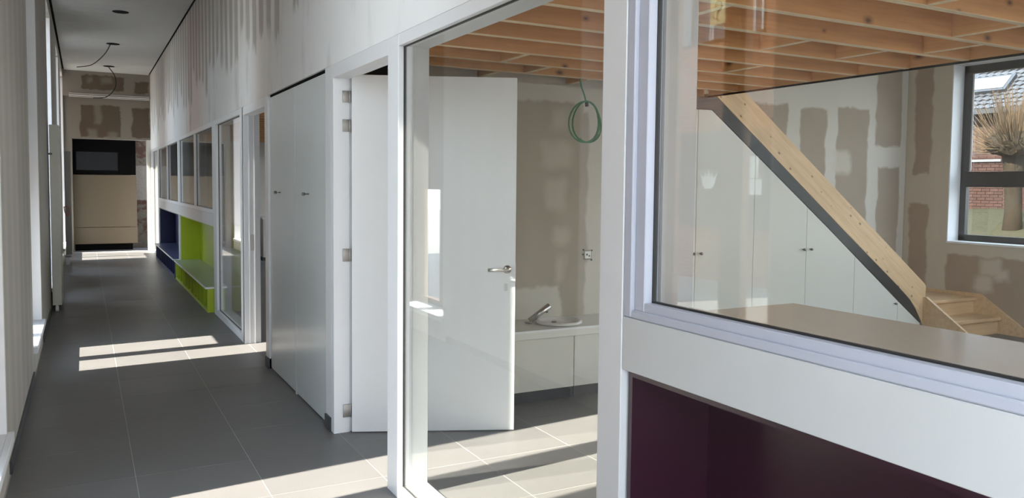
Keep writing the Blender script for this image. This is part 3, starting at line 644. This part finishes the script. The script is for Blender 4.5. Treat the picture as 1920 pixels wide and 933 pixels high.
for k, (kx, kz) in enumerate([(4.86, 1.0), (4.945, 1.0), (6.27, 1.0), (6.37, 1.0), (7.685, 0.375)]):
    d = [o for o in bpy.data.objects if o.parent == cu and min(v.co.x for v in o.data.vertices)-0.01 <= kx <= max(v.co.x for v in o.data.vertices)+0.01][0]
    MB().cyl((kx, YF, kz), (kx, YF-0.022, kz), 0.005).cyl((kx, YF-0.020, kz), (kx, YF-0.034, kz), 0.013, seg=16).obj('knob', 'dark_steel', d, True)
MB().prism([(4.3, 0.0), (8.13, 0.0), (8.13, 0.11), (7.75, 0.38), (5.05, 2.29), (4.3, 2.29)], 1, YF+0.05, YF+0.06).obj('backing', 'shadow_black', cu)
MB().prism([(4.3, 2.309), (5.055, 2.309), (6.646, 1.193), (7.75, 0.399), (8.145, 0.128), (8.148, 0.145), (8.046, 0.293), (7.94, 0.406), (7.731, 0.562), (6.839, 1.187), (5.112, 2.424), (4.3, 2.418)], 1, YF-0.004, YF+0.04).obj('black_band', 'fascia_black', cu)
# ------------------------------------------------------------------ stair
st = thing('stair', 'pine closed-string stair with winder steps up to the loft', 'stair')
MB().prism([(5.112, 2.427), (6.839, 1.190), (7.731, 0.565), (7.94, 0.409), (8.046, 0.296), (8.155, 0.135), (8.158, 0.12), (8.20, 0.12), (8.205, 0.444), (8.211, 0.537), (8.188, 0.565), (7.291, 1.195), (6.193, 1.965), (5.2, 2.67), (5.03, 2.67), (5.03, 2.48)], 1, YF-0.005, YF+0.035).obj('front_string', 'pine_stair', st)
MB().prism([(5.1, 2.3), (8.2, 0.1), (8.6, 0.1), (8.6, 0.45), (5.1, 2.72)], 1, 6.455, 6.495).obj('wall_string', 'pine_stair', st)
for i in range(11):
    x1 = 8.16-0.272*i; z = 0.575+0.19*i
    if z < 2.7: B(x1-0.30, x1, YF+0.036, 6.454, z-0.035, z, .003).obj('tread', 'pine_tread', st)
    if z < 2.7: B(x1-0.02, x1-0.005, YF+0.036, 6.454, z-0.19, z-0.036).obj('riser', 'pine_tread', st)
# lower flight towards the viewer
MB().prism([(5.595, 0.0), (5.595, 0.42), (5.56, 0.42), (4.94, 0.0)], 0, 8.165, 8.200).obj('outer_string', 'pine_stair', st)
MB().prism([(6.49, 0.0), (6.49, 0.40), (6.17, 0.41), (5.48, 0.42), (4.84, 0.0)], 0, 9.01, 9.048).obj('wall_string', 'pine_stair', st)
B(8.201, 9.009, 5.51, 6.454, 0.345, 0.38, .003).obj('landing', 'pine_tread', st)
B(8.201, 9.009, 5.545, 5.56, 0.19, 0.344).obj('riser', 'pine_tread', st)
B(8.201, 9.009, 5.225, 5.544, 0.155, 0.19, .003).obj('tread', 'pine_tread', st)
B(8.201, 9.009, 5.26, 5.275, 0.0, 0.154).obj('riser', 'pine_tread', st)
# ------------------------------------------------------------------ outdoors
struct(MB().box(-40, -0.79, -30, 50, -0.25, -0.05).obj('ground', 'concrete_pave'), 'paved ground outside the left windows', 'ground')
gr = MB(); nx, ny = 24, 24; vv = [[gr.bm.verts.new((9.5+i*1.6, -12+j*1.9, min(1.15, 0.05+0.13*max(0, i*1.6-0.0)) + 0.08*math.sin(i*2.1+j*1.3))) for j in range(ny)] for i in range(nx)]
for i in range(nx-1):
    for j in range(ny-1): gr.bm.faces.new((vv[i][j], vv[i+1][j], vv[i+1][j+1], vv[i][j+1]))
o = gr.obj('ground_2', 'grass', None, True); struct(o, 'grassy bank with dead leaves outside the classroom window', 'ground')
# house: front wall plane x = 20
hs = thing('house', 'dark red brick house with black tiled roof beyond the window', 'house')
XH = 20.0
B(XH+0.012, XH+8, 4.0, 19.0, 0.2, 3.55).obj('wall', 'brick_far_red', hs)
bmh = None; cnt = 0
for r_ in range(20):
    for c_ in range(15):
        y = 10.3+c_*0.215+(0.107 if r_ % 2 else 0); z = 0.98+r_*0.075
        if bmh is None: bmh = B(-0.02, 0.0, 0, 0.205, 0, 0.065, 0.003).obj('brick', 'brick_red', hs); q = bmh; bmh = bmh.data
        else: q = bpy.data.objects.new('brick', bmh); COL.objects.link(q); q.parent = hs
        q.location = (XH+0.012+random.uniform(-0.002, 0.002), y, z)
B(XH-0.35, XH+0.3, 3.8, 19.2, 3.50, 3.62).obj('gutter', 'anthracite', hs)
B(XH-0.005, XH+0.012, 11.60, 11.68, 0.9, 3.5).obj('downpipe', 'dark_steel', hs)
B(XH-0.05, XH+0.012, 11.75, 12.6, 2.32, 2.38).obj('window_ledge', 'skylight', hs)
rt = math.radians(42)
MB().prism([(XH-0.3, 3.58), (XH+4.0, 3.58+4.3*math.tan(rt)), (XH+8.3, 3.58)], 1, 4.0, 19.0).obj('roof', 'anthracite', hs)
tm = None
for r_ in range(17):
    for c_ in range(17):
        u = 0.02+r_*0.17; y = 9.7+c_*0.19
        if tm is None:
            mb = MB(); prof = [(0, 0.0), (0.05, 0.03), (0.095, 0.035), (0.14, 0.012), (0.195, 0.0)]
            A = [mb.bm.verts.new((0, a, 0.045+h_)) for a, h_ in prof]; Bv = [mb.bm.verts.new((0.22, a-0.03, 0.004+h_)) for a, h_ in prof]
            C = [mb.bm.verts.new((0, a, 0.02+h_)) for a, h_ in prof]
            for i in range(4): mb.bm.faces.new((A[i], A[i+1], Bv[i+1], Bv[i])); mb.bm.faces.new((C[i+1], C[i], A[i], A[i+1])[::-1])
            q = mb.obj('roof_tile', 'roof_tile', hs); tm = q.data
        else: q = bpy.data.objects.new('roof_tile', tm); COL.objects.link(q); q.parent = hs
        q.location = (XH-0.3+u*math.cos(rt), y, 3.585+u*math.sin(rt)); q.rotation_euler = (0, -rt, 0)
sl = MB()
def onroof(mb, u0, u1, y0, y1, h0, h1):
    vs = bmesh.ops.create_cube(mb.bm, size=1)['verts']
    for v in vs:
        u = (u0+u1)/2+v.co.x*(u1-u0); hh = (h0+h1)/2+v.co.z*(h1-h0)
        v.co = Vector((XH-0.3+u*math.cos(rt)-hh*math.sin(rt), (y0+y1)/2+v.co.y*(y1-y0), 3.585+u*math.sin(rt)+hh*math.cos(rt)))
    return mb
onroof(sl, 0.62, 1.25, 11.80, 12.9, 0.0, 0.14).obj('skylight_frame', 'anthracite', hs)
onroof(MB(), 0.70, 1.18, 11.88, 12.82, 0.14, 0.15).obj('skylight_pane', 'skylight', hs)
# pollard tree
tr = thing('pollard_tree', 'bare pollard tree with a bristling twig head outside the window', 'tree')
tx, ty = 16.0, 9.15
MB().tube([(tx, ty, 0.3), (tx+0.02, ty, 1.2), (tx, ty+0.02, 1.9), (tx+0.02, ty, 2.3)], [0.21, 0.15, 0.15, 0.25], 12).obj('trunk', 'bark', tr, True)
cr_ = MB(); kk = 0
bmesh.ops.create_icosphere(cr_.bm, subdivisions=3, radius=0.42, matrix=Matrix.Translation((tx, ty, 2.5)) @ Matrix.Diagonal((1.15, 1.25, 0.62, 1)))
for v in cr_.bm.verts: v.co += Vector((random.uniform(-1, 1), random.uniform(-1, 1), random.uniform(-1, 1)))*0.04
cr_.obj('head', 'bark', tr)
tw = MB(); random.seed(3)
for i in range(520):
    a = random.uniform(0, 2*PI); el = random.uniform(-0.45, 1.5); d = Vector((math.cos(a)*math.cos(el), math.sin(a)*math.cos(el), math.sin(el)))
    p0 = Vector((tx, ty, 2.45))+Vector((d.x*0.40, d.y*0.46, d.z*0.22)); ln = random.uniform(0.35, 0.85)*(0.6 if el < 0.2 else 1.0)
    p1 = p0+d*ln*0.5+Vector((0, 0, 0.10*ln)); p2 = p1+d*ln*0.38+Vector((random.uniform(-.06, .06), random.uniform(-.06, .06), 0.28*ln))
    tw.tube([p0, p1, p2], [0.009, 0.006, 0.003], 3)
o = tw.obj('twigs', 'twig', tr); o['kind'] = 'stuff'
# building across the left windows (seen only as a reflection, and shading the third and fourth windows)
nb = thing('brick_building', 'orange brick building across the yard, reflected in the glass', 'building')
XB = -7.0
w = MB(); w.box(XB-4, XB, 8.7, 17.2, -0.05, 4.15).box(XB-4, XB, 8.7, 9.7, 4.15, 5.6).box(XB-4, XB, 12.9, 17.2, 4.15, 5.6).box(XB-4, XB, 8.7, 17.2, 5.6, 10.0)
w.obj('wall', 'brick_orange', nb)
w = MB().box(XB-0.12, XB-0.05, 9.7, 12.9, 4.15, 4.22).box(XB-0.12, XB-0.05, 9.7, 12.9, 5.53, 5.6)
for q in (9.7, 10.36, 11.5, 12.83): w.box(XB-0.12, XB-0.05, q, q+0.09, 4.15, 5.6)
w.obj('window_frame', 'bark', nb)
B(XB-0.3, XB-0.2, 9.7, 12.9, 4.15, 5.6).obj('blind', 'blinds_grey', nb)
B(XB-0.1, XB-0.04, 9.6, 13.0, 4.06, 4.15).obj('ledge', 'board_beige', nb)
w = MB()
w.box(XB-0.055, XB-0.05, 10.71, 11.09, 4.48, 4.95).obj('drawing', 'paper_yellow', nb)
fl_ = MB(); cy_, cz_ = 10.88, 4.80
fl_.tube([(XB-0.045, cy_+0.09*math.cos(a/12*2*PI)*(1 if a % 2 else .8), cz_+0.09*math.sin(a/12*2*PI)) for a in range(13)], 0.008, 4)
fl_.tube([(XB-0.045, cy_, cz_-0.09), (XB-0.045, cy_+0.04, cz_-0.2), (XB-0.045, cy_-0.02, cz_-0.27)], 0.008, 4).tube([(XB-0.045, cy_+0.15, cz_-0.15), (XB-0.045, cy_+0.08, cz_-0.22), (XB-0.045, cy_+0.02, cz_-0.23)], 0.007, 4)
fl_.obj('flower_drawing', 'ink', nb)
MB().prism([(9.98, 4.22), (10.14, 4.22), (10.13, 4.70), (10.24, 4.64), (10.25, 4.72), (10.08, 4.86), (9.98, 4.84)], 0, XB-0.05, XB-0.04).obj('paper_cutout', 'paper', nb)
for a, b_, z1 in ((10.60, 10.68, 4.66), (10.99, 11.03, 4.48), (11.06, 11.09, 4.5), (10.42, 10.45, 4.5), (9.8, 9.84, 4.8)): B(XB-0.05, XB-0.04, a, b_, 4.22, z1).obj('paper_strip', 'paper', nb)
# notices and a paper crown behind the ground-floor glazing across the yard (seen mirrored in the near pane)
K = 9.9/3.55
XP = XB+0.05
for i, (a, b_, c, d, mt) in enumerate([(4.20, 4.40, 1.75, 1.85, 'paper'), (4.20, 4.40, 1.61, 1.71, 'paper'), (4.20, 4.40, 1.46, 1.56, 'paper_yellow'), (3.49, 3.59, 1.66, 1.79, 'paper'), (3.46, 3.60, 1.56, 1.655, 'paper')]):
    B(XP, XP+0.01, a*K, b_*K, 1.6+(c-1.6)*K, 1.6+(d-1.6)*K).obj('notice', mt, nb)
pts = [(3.83, 1.70), (3.87, 1.66), (3.885, 1.70), (3.90, 1.665), (3.915, 1.715), (3.93, 1.665), (3.945, 1.70), (3.96, 1.66), (3.995, 1.70), (3.97, 1.62), (3.95, 1.595), (3.88, 1.595), (3.86, 1.62)]
MB().prism([(p*K, 1.6+(q-1.6)*K) for p, q in pts], 0, XP, XP+0.01).obj('paper_crown', 'paper', nb)
B(XB-0.01, XB+0.03, 9.3, 12.6, 0.9, 2.6).obj('ground_window', 'anthracite', nb)
